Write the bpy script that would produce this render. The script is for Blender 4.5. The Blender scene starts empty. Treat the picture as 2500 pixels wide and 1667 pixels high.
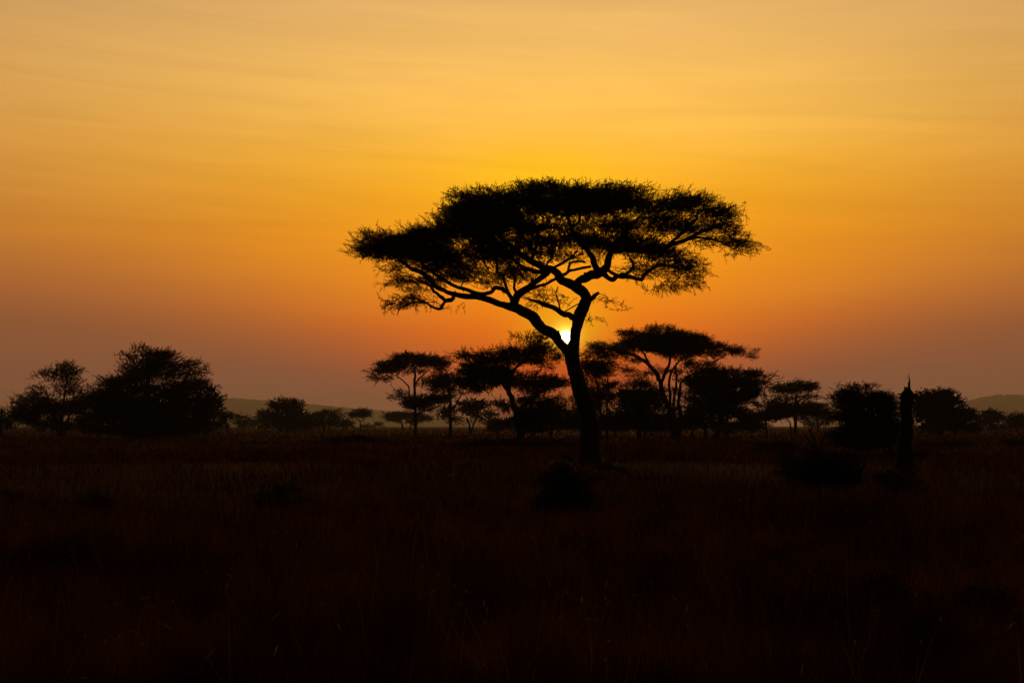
import bpy, math, random
import numpy as np
from math import radians as R
random.seed(7); rng = np.random.default_rng(11)
C = bpy.context.scene
COL = C.collection

# ------------------------------------------------------------------ camera, world, sun, exposure
CAM_H = 1.8
F = 50.0 / 36.0 * 2500.0            # focal length in photograph pixels
HORIZON = 1040.0                    # row of the true horizon in the photograph
PITCH = math.atan((HORIZON - 833.5) / F)
cd = bpy.data.cameras.new("camera"); cd.lens = 50; cd.sensor_width = 36
cd.clip_start = 0.1; cd.clip_end = 60000
cam = bpy.data.objects.new("camera", cd); COL.objects.link(cam)
cam.location = (0, 0, CAM_H); cam.rotation_euler = (math.pi / 2 + PITCH, 0, 0)
C.camera = cam

def ray(px, py):
    x = (px - 1250.0) / F; v = -(py - 833.5) / F
    return (x, math.cos(PITCH) - v * math.sin(PITCH), math.sin(PITCH) + v * math.cos(PITCH))
def P(px, py, d):
    """world point standing at ground distance d (metres ahead) seen at that spot of the photograph"""
    r = ray(px, py); s = d / r[1]
    return np.array((r[0] * s, d, CAM_H + r[2] * s))
SUN_PX, SUN_PY = 1382, 822
sr = ray(SUN_PX, SUN_PY); sl = math.sqrt(sum(c * c for c in sr))
SUN_DIR = tuple(c / sl for c in sr)
SUN_AZ = math.degrees(math.atan2(SUN_DIR[0], SUN_DIR[1])); SUN_EL = math.degrees(math.asin(SUN_DIR[2]))

C.view_settings.view_transform = 'Standard'; C.view_settings.look = 'None'
C.view_settings.exposure = 0; C.view_settings.gamma = 1
C.render.engine = 'CYCLES'
C.cycles.max_bounces = 6; C.cycles.diffuse_bounces = 2; C.cycles.volume_bounces = 1
C.cycles.transmission_bounces = 2; C.cycles.use_denoising = True

def lin(c):
    return tuple(((v / 255) / 12.92 if v / 255 <= 0.04045 else ((v / 255 + 0.055) / 1.055) ** 2.4) for v in c)

W = bpy.data.worlds.new("World"); C.world = W; W.use_nodes = True
nt = W.node_tree; nt.nodes.clear(); N = nt.nodes; L = nt.links
def M(op, a, b=None, c=None, clamp=False):
    n = N.new('ShaderNodeMath'); n.operation = op; n.use_clamp = clamp
    for i, v in enumerate((a, b, c)):
        if v is None: continue
        if isinstance(v, (int, float)): n.inputs[i].default_value = v
        else: L.new(v, n.inputs[i])
    return n.outputs[0]
def MR(v, a, b, c, d, kind='SMOOTHSTEP'):
    n = N.new('ShaderNodeMapRange'); n.interpolation_type = kind
    L.new(v, n.inputs['Value'])
    for k, x in zip(('From Min', 'From Max', 'To Min', 'To Max'), (a, b, c, d)): n.inputs[k].default_value = x
    return n.outputs['Result']
def RAMP(v, stops, span, interp='LINEAR'):
    n = N.new('ShaderNodeValToRGB'); L.new(M('DIVIDE', v, span), n.inputs[0])
    cr = n.color_ramp; cr.interpolation = interp
    while len(cr.elements) > 1: cr.elements.remove(cr.elements[-1])
    for i, (p, c) in enumerate(stops):
        e = cr.elements[0] if i == 0 else cr.elements.new(p / span)
        e.position = p / span; e.color = (*lin(c), 1)
    return n.outputs[0]
def MIX(f, a, b, mode='MIX'):
    n = N.new('ShaderNodeMix'); n.data_type = 'RGBA'; n.blend_type = mode
    for i, v in ((0, f), (6, a), (7, b)):
        if isinstance(v, (int, float)): n.inputs[i].default_value = v
        elif isinstance(v, tuple): n.inputs[i].default_value = (*v, 1)
        else: L.new(v, n.inputs[i])
    return n.outputs[2]
tc = N.new('ShaderNodeTexCoord'); sx = N.new('ShaderNodeSeparateXYZ'); L.new(tc.outputs['Generated'], sx.inputs[0])
az = M('MULTIPLY', M('ARCTAN2', sx.outputs[0], sx.outputs[1]), 180 / math.pi)
el = M('MULTIPLY', M('ARCSINE', sx.outputs[2]), 180 / math.pi)
daz = M('SUBTRACT', az, SUN_AZ); adaz = M('ABSOLUTE', daz)
# thin cirrus and dust veils, stretched along the horizon; they bend the bands a little
cmb = N.new('ShaderNodeCombineXYZ')
L.new(M('MULTIPLY', az, 0.06), cmb.inputs[0]); L.new(M('MULTIPLY_ADD', el, 0.95, M('MULTIPLY', az, 0.05)), cmb.inputs[1])
nz = N.new('ShaderNodeTexNoise'); L.new(cmb.outputs[0], nz.inputs['Vector'])
nz.inputs['Scale'].default_value = 1.0; nz.inputs['Detail'].default_value = 6; nz.inputs['Roughness'].default_value = 0.62
nz.inputs['Distortion'].default_value = 0.9
nz2 = N.new('ShaderNodeTexNoise'); cmb2 = N.new('ShaderNodeCombineXYZ')
L.new(M('MULTIPLY', az, 0.03), cmb2.inputs[0]); L.new(M('MULTIPLY_ADD', el, 0.2, M('MULTIPLY', az, -0.02)), cmb2.inputs[1])
L.new(cmb2.outputs[0], nz2.inputs['Vector']); nz2.inputs['Scale'].default_value = 1.3; nz2.inputs['Detail'].default_value = 3
veil = M('SUBTRACT', nz.outputs[0], 0.5); veil2 = M('SUBTRACT', nz2.outputs[0], 0.5)
elw = M('ADD', el, M('MULTIPLY', veil2, 1.6))
# far from the sun
edge = RAMP(elw, [(0, (160, 100, 80)), (0.9, (154, 96, 76)), (2.1, (144, 88, 65)), (3.8, (148, 88, 55)), (5.4, (168, 98, 53)), (7.7, (188, 114, 50)),
                  (10.4, (209, 141, 68)), (13.1, (209, 151, 80)), (16.3, (202, 153, 96)), (20, (185, 143, 95))], 20)
# the column of sky over the sun
core = RAMP(elw, [(0, (200, 95, 50)), (0.9, (205, 88, 38)), (2.1, (232, 88, 16)), (3.8, (255, 116, 0)), (5.4, (255, 142, 0)), (7.7, (251, 158, 0)),
                  (9.3, (253, 172, 8)), (10.5, (255, 184, 44)), (12.0, (255, 193, 74)), (13.6, (253, 194, 90)), (16.3, (235, 182, 104)), (20, (215, 168, 106))], 20)
w = M('MINIMUM', M('MULTIPLY_ADD', M('MAXIMUM', el, 0), 2.15, 2.1), 18.0)
g = M('EXPONENT', M('MULTIPLY', -1.0, M('POWER', M('DIVIDE', adaz, w), 2.0)))
sky = MIX(g, edge, core)
# angle from the sun
dt = N.new('ShaderNodeVectorMath'); dt.operation = 'DOT_PRODUCT'
nm = N.new('ShaderNodeVectorMath'); nm.operation = 'NORMALIZE'; L.new(tc.outputs['Generated'], nm.inputs[0])
L.new(nm.outputs[0], dt.inputs[0]); dt.inputs[1].default_value = SUN_DIR
ang = M('MULTIPLY', M('ARCCOSINE', M('MINIMUM', dt.outputs['Value'], 1.0)), 180 / math.pi)
h1 = M('EXPONENT', M('MULTIPLY', -1.0, M('POWER', M('DIVIDE', ang, 1.9), 2.0)))
h2 = M('EXPONENT', M('MULTIPLY', -1.0, M('POWER', M('DIVIDE', ang, 1.2), 2.0)))
h3 = M('EXPONENT', M('MULTIPLY', -1.0, M('POWER', M('DIVIDE', ang, 0.42), 2.0)))
h1 = M('MULTIPLY', h1, MR(el, 1.8, 4.2, 0.0, 1.0))
p1 = M('EXPONENT', M('MULTIPLY', -1.0, M('ADD', M('POWER', M('DIVIDE', M('ADD', daz, 1.0), 3.6), 2.0), M('POWER', M('DIVIDE', M('SUBTRACT', el, 9.9), 1.3), 2.0))))
sky = MIX(M('MULTIPLY', p1, 0.85), sky, lin((255, 192, 0)))
sky = MIX(h1, sky, lin((255, 165, 0)))
p2 = M('EXPONENT', M('MULTIPLY', -1.0, M('ADD', M('POWER', M('DIVIDE', daz, 2.6), 2.0), M('POWER', M('DIVIDE', M('SUBTRACT', el, 2.3), 1.15), 2.0))))
sky = MIX(M('MULTIPLY', p2, 0.7), sky, lin((232, 66, 8)))
h2 = M('MULTIPLY', h2, MR(el, 2.4, 3.9, 0.12, 1.0))
sky = MIX(h2, sky, (1.05, 0.46, 0.0))
sky = MIX(h3, sky, (3.0, 1.9, 0.22))
streak = M('ADD', 1.0, M('ADD', M('MULTIPLY', veil, 0.30), M('MULTIPLY', veil2, 0.20)))
streak = M('ADD', 1.0, M('MULTIPLY', M('SUBTRACT', streak, 1.0), MR(el, 3, 9, 0.25, 1)))
disc = MR(ang, 0.235, 0.30, 1.0, 0.0)
fade = M('MULTIPLY', M('MULTIPLY', MR(el, 19, 48, 1, 0.10), MR(adaz, 24, 75, 1, 0.05)), MR(el, -2.0, 0.0, 0.03, 1))
fade = M('MULTIPLY', fade, streak)
sky = MIX(1.0, sky, (1, 1, 1), 'MULTIPLY')
vs = N.new('ShaderNodeVectorMath'); vs.operation = 'SCALE'; L.new(sky, vs.inputs[0]); L.new(fade, vs.inputs['Scale'])
vd = N.new('ShaderNodeVectorMath'); vd.operation = 'SCALE'; vd.inputs[0].default_value = (2.2, 2.0, 1.6); L.new(disc, vd.inputs['Scale'])
nish = N.new('ShaderNodeTexSky'); nish.sky_type = 'NISHITA'; nish.sun_disc = False
nish.sun_elevation = R(SUN_EL); nish.sun_rotation = R(SUN_AZ); nish.dust_density = 8; nish.air_density = 1.5
vn = N.new('ShaderNodeVectorMath'); vn.operation = 'SCALE'; L.new(nish.outputs[0], vn.inputs[0]); vn.inputs['Scale'].default_value = 0.008
va = N.new('ShaderNodeVectorMath'); L.new(vs.outputs[0], va.inputs[0]); L.new(vd.outputs[0], va.inputs[1])
vb = N.new('ShaderNodeVectorMath'); L.new(va.outputs[0], vb.inputs[0]); L.new(vn.outputs[0], vb.inputs[1])
bg = N.new('ShaderNodeBackground'); L.new(vb.outputs[0], bg.inputs[0]); bg.inputs[1].default_value = 1.0
ow = N.new('ShaderNodeOutputWorld'); L.new(bg.outputs[0], ow.inputs[0])
W.cycles.sampling_method = 'MANUAL'; W.cycles.sample_map_resolution = 1024

sd = bpy.data.lights.new("sun", 'SUN'); sd.energy = 0.25; sd.angle = R(0.53); sd.color = (1.0, 0.34, 0.06)
sun = bpy.data.objects.new("sun", sd); COL.objects.link(sun)
from mathutils import Vector, Matrix
sun.rotation_euler = Vector(SUN_DIR).to_track_quat('Z', 'Y').to_euler()

# ------------------------------------------------------------------ materials
def mat(name, c1, c2, scale=3.0, rough=0.9, bump=0.0, trans=0.0, stretch=None, spec=0.15):
    m = bpy.data.materials.new(name); m.use_nodes = True; t = m.node_tree; b = t.nodes['Principled BSDF']
    co = t.nodes.new('ShaderNodeTexCoord'); n = t.nodes.new('ShaderNodeTexNoise'); n.inputs['Scale'].default_value = scale
    n.inputs['Detail'].default_value = 6
    src = co.outputs['Object']
    if stretch:
        mp = t.nodes.new('ShaderNodeMapping'); mp.inputs['Scale'].default_value = stretch
        t.links.new(src, mp.inputs[0]); src = mp.outputs[0]
    t.links.new(src, n.inputs['Vector'])
    r = t.nodes.new('ShaderNodeValToRGB'); r.color_ramp.elements[0].position = 0.35; r.color_ramp.elements[1].position = 0.68
    r.color_ramp.elements[0].color = (*c1, 1); r.color_ramp.elements[1].color = (*c2, 1)
    t.links.new(n.outputs[0], r.inputs[0]); t.links.new(r.outputs[0], b.inputs['Base Color'])
    b.inputs['Roughness'].default_value = rough; b.inputs['Specular IOR Level'].default_value = spec
    if bump:
        bp = t.nodes.new('ShaderNodeBump'); bp.inputs['Strength'].default_value = bump; bp.inputs['Distance'].default_value = 0.04
        t.links.new(n.outputs[0], bp.inputs['Height']); t.links.new(bp.outputs[0], b.inputs['Normal'])
    if trans:
        tr = t.nodes.new('ShaderNodeBsdfTranslucent'); t.links.new(r.outputs[0], tr.inputs[0])
        mx = t.nodes.new('ShaderNodeMixShader'); mx.inputs[0].default_value = trans
        t.links.new(b.outputs[0], mx.inputs[1]); t.links.new(tr.outputs[0], mx.inputs[2])
        t.links.new(mx.outputs[0], t.nodes['Material Output'].inputs['Surface'])
    return m
BARK = mat('bark', (0.035, 0.026, 0.02), (0.075, 0.058, 0.045), 5, bump=0.8, stretch=(2, 2, 0.5))
DEAD = mat('dead_wood', (0.05, 0.04, 0.032), (0.11, 0.09, 0.07), 9, bump=0.8, stretch=(2, 2, 0.3))
LEAF = mat('acacia_leaf', (0.03, 0.036, 0.014), (0.05, 0.055, 0.022), 1.2)
SHRUB = mat('shrub_leaf', (0.022, 0.03, 0.012), (0.04, 0.05, 0.02), 2)
GRASS = mat('dry_grass', (0.05, 0.014, 0.004), (0.36, 0.125, 0.03), 2.2, trans=0.2, spec=0.01)
def patchy(m, lo, scale):
    # darker weedy patches in the sward: the plants' own colour varies from place to place
    t = m.node_tree; r = [n for n in t.nodes if n.type == 'VALTORGB'][0]; co = [n for n in t.nodes if n.type == 'TEX_COORD'][0]
    n = t.nodes.new('ShaderNodeTexNoise'); n.inputs['Scale'].default_value = scale; n.inputs['Detail'].default_value = 5; n.inputs['Roughness'].default_value = .6
    t.links.new(co.outputs['Object'], n.inputs['Vector'])
    q = t.nodes.new('ShaderNodeMapRange'); q.inputs['From Min'].default_value = .40; q.inputs['From Max'].default_value = .60
    q.inputs['To Min'].default_value = lo; q.inputs['To Max'].default_value = 1.15; t.links.new(n.outputs[0], q.inputs['Value'])
    v = t.nodes.new('ShaderNodeVectorMath'); v.operation = 'SCALE'; t.links.new(r.outputs[0], v.inputs[0]); t.links.new(q.outputs[0], v.inputs['Scale'])
    for l in list(r.outputs[0].links):
        if l.to_node != v: t.links.new(v.outputs[0], l.to_socket)
patchy(GRASS, 0.22, 0.30)
STALK = mat('pale_stalk', (0.22, 0.16, 0.08), (0.34, 0.26, 0.14), 2, trans=0.3)
SOIL = mat('savanna_soil', (0.02, 0.006, 0.003), (0.06, 0.019, 0.007), 0.12, bump=0.3, spec=0.01)
HILLM = mat('hill_scrub', (0.03, 0.032, 0.016), (0.06, 0.052, 0.03), 0.01)

# ------------------------------------------------------------------ mesh helpers
def tag(o, label=None, cat=None, group=None, kind=None):
    if label: o['label'] = label
    if cat: o['category'] = cat
    if group: o['group'] = group
    if kind: o['kind'] = kind
    return o
class MB:
    """collects triangles / quads as numpy chunks; build() links them as one mesh object"""
    def __init__(s): s.v = []; s.f = []; s.m = []; s.n = 0
    def add(s, v, f, mi=0):
        v = np.asarray(v, float).reshape(-1, 3); f = np.asarray(f, int)
        if f.shape[1] == 3: f = np.hstack([f, -np.ones((len(f), 1), int)])
        s.v.append(v); s.f.append(np.where(f >= 0, f + s.n, -1)); s.m.append(np.full(len(f), mi)); s.n += len(v)
    def build(s, name, mats, parent=None, origin=(0, 0, 0), smooth=False):
        v = np.vstack(s.v) - np.asarray(origin); f = np.vstack(s.f); mi = np.concatenate(s.m)
        cnt = (f >= 0).sum(1); loops = f[f >= 0]
        me = bpy.data.meshes.new(name); me.vertices.add(len(v)); me.vertices.foreach_set('co', v.ravel().astype(np.float32))
        me.loops.add(len(loops)); me.loops.foreach_set('vertex_index', loops.astype(np.int32))
        me.polygons.add(len(f)); st = np.concatenate([[0], np.cumsum(cnt)[:-1]])
        me.polygons.foreach_set('loop_start', st.astype(np.int32))
        me.polygons.foreach_set('material_index', mi.astype(np.int32))
        if smooth: me.polygons.foreach_set('use_smooth', np.ones(len(f), bool))
        for m in (mats if isinstance(mats, (list, tuple)) else [mats]): me.materials.append(m)
        me.update(calc_edges=True)
        o = bpy.data.objects.new(name, me); COL.objects.link(o)
        if parent is not None: o.parent = parent
        return o
def empty(name, loc):
    o = bpy.data.objects.new(name, None); COL.objects.link(o); o.location = loc; o.empty_display_size = 0.5
    return o
def catmull(pts, step):
    """smooth a polyline of rows (x,y,z,r)"""
    p = np.asarray(pts, float)
    if len(p) < 3: 
        n = max(2, int(np.linalg.norm(p[1, :3] - p[0, :3]) / step) + 1)
        t = np.linspace(0, 1, n)[:, None]; return p[0] * (1 - t) + p[1] * t
    q = np.vstack([2 * p[0] - p[1], p, 2 * p[-1] - p[-2]]); out = []
    for i in range(1, len(q) - 2):
        a, b, c, d = q[i - 1:i + 3]
        n = max(1, int(math.ceil(np.linalg.norm(c[:3] - b[:3]) / step)))
        for k in range(n):
            t = k / n
            out.append(0.5 * ((2 * b) + (c - a) * t + (2 * a - 5 * b + 4 * c - d) * t * t + (3 * b - a - 3 * c + d) * t ** 3))
    out.append(p[-1]); return np.array(out)
def tube(mb, path, sides=8, rough=0.0, mi=0):
    """path rows (x,y,z,r)"""
    p = np.asarray(path, float); n = len(p)
    if n < 2: return
    t = np.gradient(p[:, :3], axis=0); t /= np.linalg.norm(t, axis=1)[:, None] + 1e-9
    ref = np.array([0.3, 1.0, 0.2]); 
    if abs(t[0] @ ref) / np.linalg.norm(ref) > 0.9: ref = np.array([1.0, 0.1, 0.2])
    a = np.cross(t, ref); a /= np.linalg.norm(a, axis=1)[:, None] + 1e-9; b = np.cross(t, a)
    th = np.linspace(0, 2 * math.pi, sides, endpoint=False)
    rr = p[:, 3][:, None] * (1 + (rough * rng.normal(size=(n, sides)) if rough else 0))
    v = p[:, None, :3] + rr[:, :, None] * (np.cos(th)[None, :, None] * a[:, None] + np.sin(th)[None, :, None] * b[:, None])
    i = np.arange(n - 1)[:, None] * sides; j = np.arange(sides)[None]; k = (j + 1) % sides
    f = np.stack([i + j, i + k, i + sides + k, i + sides + j], -1).reshape(-1, 4)
    mb.add(v.reshape(-1, 3), f, mi)
    mb.add(np.vstack([v[0], p[0, :3]]), [[(q + 1) % sides, q, sides] for q in range(sides)], mi)
    mb.add(np.vstack([v[-1], p[-1, :3] + t[-1] * p[-1, 3]]), [[q, (q + 1) % sides, sides] for q in range(sides)], mi)

# ------------------------------------------------------------------ twig sprays (unit length, pointing along +X)
def make_spray(seed, leafy=1.0, spurs=9, thick=1.0):
    r = np.random.default_rng(seed); V = []; Fc = []; MI = []
    def seg(a, b, ra, rb):
        a = np.array(a); b = np.array(b); t = b - a; t /= np.linalg.norm(t) + 1e-9
        u = np.cross(t, [0.2, 0.3, 1.0]); u /= np.linalg.norm(u) + 1e-9; w_ = np.cross(t, u); n = len(V)
        for c, rad in ((a, ra), (b, rb)):
            for k in range(3):
                an = 2.094 * k; V.append(c + rad * (math.cos(an) * u + math.sin(an) * w_))
        for k in range(3):
            l = (k + 1) % 3; Fc.append([n + k, n + l, n + 3 + l, n + 3 + k]); MI.append(0)
    def leaf(c, s):
        n = len(V); d = r.normal(size=3); d /= np.linalg.norm(d); e = np.cross(d, r.normal(size=3)); e /= np.linalg.norm(e) + 1e-9
        V.extend([c - d * s, c + e * s * .45, c + d * s, c - e * s * .45]); Fc.append([n, n + 1, n + 2, n + 3]); MI.append(1)
    pts = [np.zeros(3)]; d = np.array([1.0, 0, 0]); curve = r.normal(size=3) * 0.07
    for k in range(6):
        d = d + curve + r.normal(size=3) * 0.13; d /= np.linalg.norm(d); pts.append(pts[-1] + d / 6)
    for k in range(6): seg(pts[k], pts[k + 1], .011 * thick * (1 - k / 7), .011 * thick * (1 - (k + 1) / 7))
    for k in range(spurs):
        s = (k + 0.6 + r.random() * .6) / (spurs + 0.5) * 6; i = min(5, int(s)); a = pts[i] + (pts[i + 1] - pts[i]) * (s - i)
        ax = pts[i + 1] - pts[i]; ax /= np.linalg.norm(ax)
        sd_ = r.normal(size=3); sd_ -= ax * (sd_ @ ax); sd_ /= np.linalg.norm(sd_)
        q = ax * (0.55 + .4 * r.random()) + sd_ * 0.8; q /= np.linalg.norm(q)
        ln = (0.13 + 0.17 * r.random()) * (1 - 0.35 * s / 6)
        m_ = a + q * ln * .55; q2 = q + ax * .35 + r.normal(size=3) * .15; e = m_ + q2 * ln * .55
        seg(a, m_, .006 * thick, .0045 * thick); seg(m_, e, .0045 * thick, .002 * thick)
        for _ in range(int(3 * leafy + r.random())):
            c = a + (e - a) * r.random() + r.normal(size=3) * .018
            leaf(c, .016 + .016 * r.random() + .012 * leafy)
    for _ in range(int(3 * leafy)): leaf(pts[int(r.integers(2, 7))] + r.normal(size=3) * .02, .03)
    return np.array(V), np.array(Fc), np.array(MI)
SPR = {'fine': [make_spray(100 + i, 1.5, 8, 1.7) for i in range(8)],
       'bold': [make_spray(500 + i, 1.3, 7, 2.8) for i in range(8)],
       'bare': [make_spray(200 + i, 0.35, 9, 0.9) for i in range(6)],
       'leafy': [make_spray(300 + i, 1.8, 8, 2.6) for i in range(6)],
       'dense': [make_spray(400 + i, 3.6, 7, 2.4) for i in range(6)]}
def add_sprays(mb, pos, dirs, length, kind='fine'):
    T = SPR[kind]; n = len(pos); pick = rng.integers(0, len(T), n)
    dirs = dirs / (np.linalg.norm(dirs, axis=1)[:, None] + 1e-9)
    rv = rng.normal(size=(n, 3)); y = np.cross(dirs, rv); y /= np.linalg.norm(y, axis=1)[:, None] + 1e-9; z = np.cross(dirs, y)
    for k, (v, f, mi) in enumerate(T):
        s = np.where(pick == k)[0]
        if not len(s): continue
        B = np.stack([dirs[s], y[s], z[s]], 1) * length[s][:, None, None]          # rows are axes
        vv = np.einsum('vk,nkj->nvj', v, B) + pos[s][:, None, :]
        ff = f[None] + (np.arange(len(s)) * len(v))[:, None, None]
        mb.v.append(vv.reshape(-1, 3)); mb.f.append(ff.reshape(-1, 4) + mb.n); mb.m.append(np.tile(mi, len(s))); mb.n += len(s) * len(v)

# ------------------------------------------------------------------ the tree builder
def grow(nodes, parent, rad, fixed, targets, d0, jit):
    """join every target to the nearest point of the skeleton with a crooked path; returns the paths as node index lists"""
    nodes = [np.array(n) for n in nodes]; paths = []
    A = np.array(nodes); best = np.array([np.min(np.linalg.norm((A - t) * (1, 1, 1.25), axis=1)) for t in targets])
    order = np.argsort(best)
    buf = np.zeros((len(nodes) + len(targets) * 12, 3)); buf[:len(nodes)] = A; m = len(nodes)
    for ti in order:
        t = targets[ti]; dd = np.linalg.norm((buf[:m] - t) * (1, 1, 1.3), axis=1)
        dd = dd + 0.6 * np.maximum(0, buf[:m, 2] - t[2])
        i = int(np.argmin(dd)); a = buf[i].copy(); L_ = np.linalg.norm(t - a)
        if L_ < 1e-3: continue
        ns = int(np.clip(L_ / d0, 2, 9)); ctrl = a + (t - a) * np.array([.6, .6, .28]) + rng.normal(size=3) * L_ * .08
        idx = [i]
        for k in range(1, ns + 1):
            s = k / ns; q = (1 - s) ** 2 * a + 2 * s * (1 - s) * ctrl + s * s * t
            if k < ns: q = q + rng.normal(size=3) * jit * min(L_ / ns, d0)
            buf[m] = q; parent.append(idx[-1]); rad.append(0.0); fixed.append(False); idx.append(m); m += 1
        paths.append(idx)
    return buf[:m], paths
def build_tree(name, label, d, stems, clumps, size=1.0, depth=None, cx=None, kind='fine', ntarget=None, cover=1.0, cat='tree',
               group=None, base=None, leafmat=None, bark=None, tipr=0.007, up=0.45, sp_len=None, h0=0.0, hw_axis=None, limbs_as='branch', tjit=0.30):
    """stems: list of (part name, depth drift in metres, [(px,py,halfwidth px),...]); clumps: (px,py,rx,ry,density[,up])"""
    leafmat = leafmat or LEAF; bark = bark or BARK
    u = d / F
    if cx is None: cx = base[0] if base else stems[0][2][0][0]
    root_p = P(base[0] if base else stems[0][2][0][0], HORIZON, d); root_p[2] = h0
    root = empty(name, root_p); tag(root, label, cat, group)
    ext = max(max(abs(c[0] - cx) + c[2] for c in clumps), 1) * u if clumps else 1
    depth = ext * 0.75 if depth is None else depth
    nodes = []; parent = []; rad = []; fixed = []
    drift = {}
    for si, st in enumerate(stems):
        pname, dr, pl = st[:3]
        d_start = st[3] if len(st) > 3 else 0.0
        n = len(pl); rows = []
        for k, (x, y, hw) in enumerate(pl):
            s = k / (n - 1); off = d_start + dr * s ** 1.2
            p = P(x, y, d + off); rows.append((*p, hw * u))
        if si == 0 or (pname == 'trunk' and pl[0][1] >= HORIZON - 2):
            rows[0] = (rows[0][0], rows[0][1], min(rows[0][2], h0 + .02), rows[0][3] * 1.02)
            if rows[0][2] > h0 - .1: rows.insert(0, (rows[0][0], rows[0][1], h0 - 0.25, rows[0][3] * 1.15))
        rr_ = [rows[0]]
        for ra, rb in zip(rows[:-1], rows[1:]):
            ra_, rb_ = np.array(ra), np.array(rb)
            if np.linalg.norm(rb_[:3] - ra_[:3]) > 2.2 * ra_[3]:
                m_ = (ra_ + rb_) / 2; m_[:3] += rng.normal(size=3) * m_[3] * .22; rr_.append(m_)
            rr_.append(rb_)
        path = catmull(rr_, max(0.10, 0.01 * d / 7)); mb = MB()
        # gnarled outline
        ph = rng.random() * 6; arc = np.concatenate([[0], np.cumsum(np.linalg.norm(np.diff(path[:, :3], axis=0), axis=1))]) / max(path[:, 3].max() * 4, .05)
        wob = 1 + 0.05 * np.sin(arc * 2.1 + ph) + 0.035 * np.sin(arc * 5.3 + ph * 2) + 0.012 * rng.normal(size=len(path))
        path[:, 3] = np.maximum(path[:, 3] * wob, 0.004)
        tube(mb, path, 14 if path[:, 3].max() > .12 else 8, 0.04)
        if d < 150 and pname == 'branch' and len(path) > 12:
            for _ in range(int(2 + len(path) / 14)):
                q = rng.integers(4, len(path) - 4); rr0 = path[q, 3]
                if rr0 < .03: continue
                dv = rng.normal(size=3); dv /= np.linalg.norm(dv); a_ = path[q, :3] + dv * rr0 * .4
                ln_ = rr0 * rng.uniform(.8, 1.7)
                tube(mb, [(*a_, rr0 * .6), (*(a_ + dv * ln_ * .6), rr0 * .38), (*(a_ + dv * ln_), rr0 * .16)], 6, .1)
        mb.build(pname, bark, root, root_p, smooth=True)
        i0 = len(nodes)
        for k, row in enumerate(path[(0 if si else len(path) // 3):]):
            nodes.append(row[:3]); parent.append(-1); rad.append(row[3]); fixed.append(True)
    # targets
    if clumps:
        area = np.array([c[2] * c[3] * math.pi * min(c[4], 1.3) for c in clumps])
        SL = sp_len or 0.62 * (d / 70.0) ** 0.6 * size
        slpx = SL / u
        covk = {'fine': 0.095, 'bold': 0.12, 'bare': 0.04, 'leafy': 0.16, 'dense': 0.26}[kind]
        nsp_total = area.sum() / slpx ** 2 / covk * 8.5 * cover
        if ntarget is None: ntarget = int(np.clip(nsp_total / 14, 12, 260))
        tg = []; tw = []; tup = []
        for c, a in zip(clumps, area):
            n = max(2, int(round(ntarget * a / area.sum())))
            th = rng.random(n) * 2 * math.pi; rr = np.sqrt(rng.random(n)) * 0.92
            xs = c[0] + c[2] * rr * np.cos(th); ys = c[1] + c[3] * rr * np.sin(th)
            for x, y in zip(xs, ys):
                q = max(0.0, 1 - ((x - cx) * u / (ext + 1e-6)) ** 2)
                dm = depth * math.sqrt(q) * (0.9 if c[4] > .45 else 0.5)
                tg.append(P(x, y, d + rng.uniform(-dm, dm))); tw.append(a / n); tup.append(c[5] if len(c) > 5 else up)
        tg = np.array(tg); tw = np.array(tw); tup = np.array(tup)
        buf, paths = grow(nodes, parent, rad, fixed, tg, max(0.35, SL * .55), 0.22)
        # pipe model for the grown branches
        acc = np.zeros(len(buf))
        for idx in reversed(paths):
            acc[idx[-1]] = max(acc[idx[-1]], 0) + tipr ** 2.3
            for j in range(len(idx) - 1, 0, -1):
                acc[idx[j - 1]] += acc[idx[j]] if j > 1 or idx[0] >= len(nodes) else 0
        mb = MB(); sc_r = max(1.0, (d / 70) ** .55)
        for idx in paths:
            r_ = np.maximum(acc[idx] ** (1 / 2.3), tipr) * sc_r
            r_[0] = r_[1] if len(r_) > 1 else r_[0]
            rows = np.column_stack([buf[idx], np.minimum(r_ * 1.15, 0.13 * size * sc_r)])
            tube(mb, catmull(rows, SL * .25) if len(rows) > 2 and d < 120 else rows, 4, 0, 0)
        nsp = np.maximum(1, np.round(nsp_total * tw / tw.sum() * np.where(tw > 0, 1, 1))).astype(int)
        rep = np.repeat(np.arange(len(tg)), nsp); n = len(rep)
        sg = np.sqrt(tw[rep] / math.pi) * u
        off = np.clip(rng.normal(size=(n, 3)), -1.9, 1.9) * np.column_stack([sg * 1.0 + tjit * SL, sg * 1.0 + tjit * SL, sg * .35 + .10 * SL])
        pos = tg[rep] + off
        axis = P(cx, HORIZON, d)
        outw = pos - axis; outw[:, 2] = 0; ol = np.linalg.norm(outw, axis=1)[:, None]; outw = outw / (ol + 1e-6) * np.minimum(1, ol / (ext * .5 + 1e-6))
        dirs = outw * 0.9 + rng.normal(size=(n, 3)) * 0.55; dirs[:, 2] = dirs[:, 2] * .8 + tup[rep]
        ln = SL * rng.uniform(0.55, 1.25, n)
        dn = dirs / (np.linalg.norm(dirs, axis=1)[:, None] + 1e-9)
        pos = pos - dn * ln[:, None] * 0.5
        pos[:, 2] = np.maximum(pos[:, 2], h0 + .03)
        add_sprays(mb, pos, dirs, ln, kind)
        mb.build('crown', [bark, leafmat], root, root_p)
    return root

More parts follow.
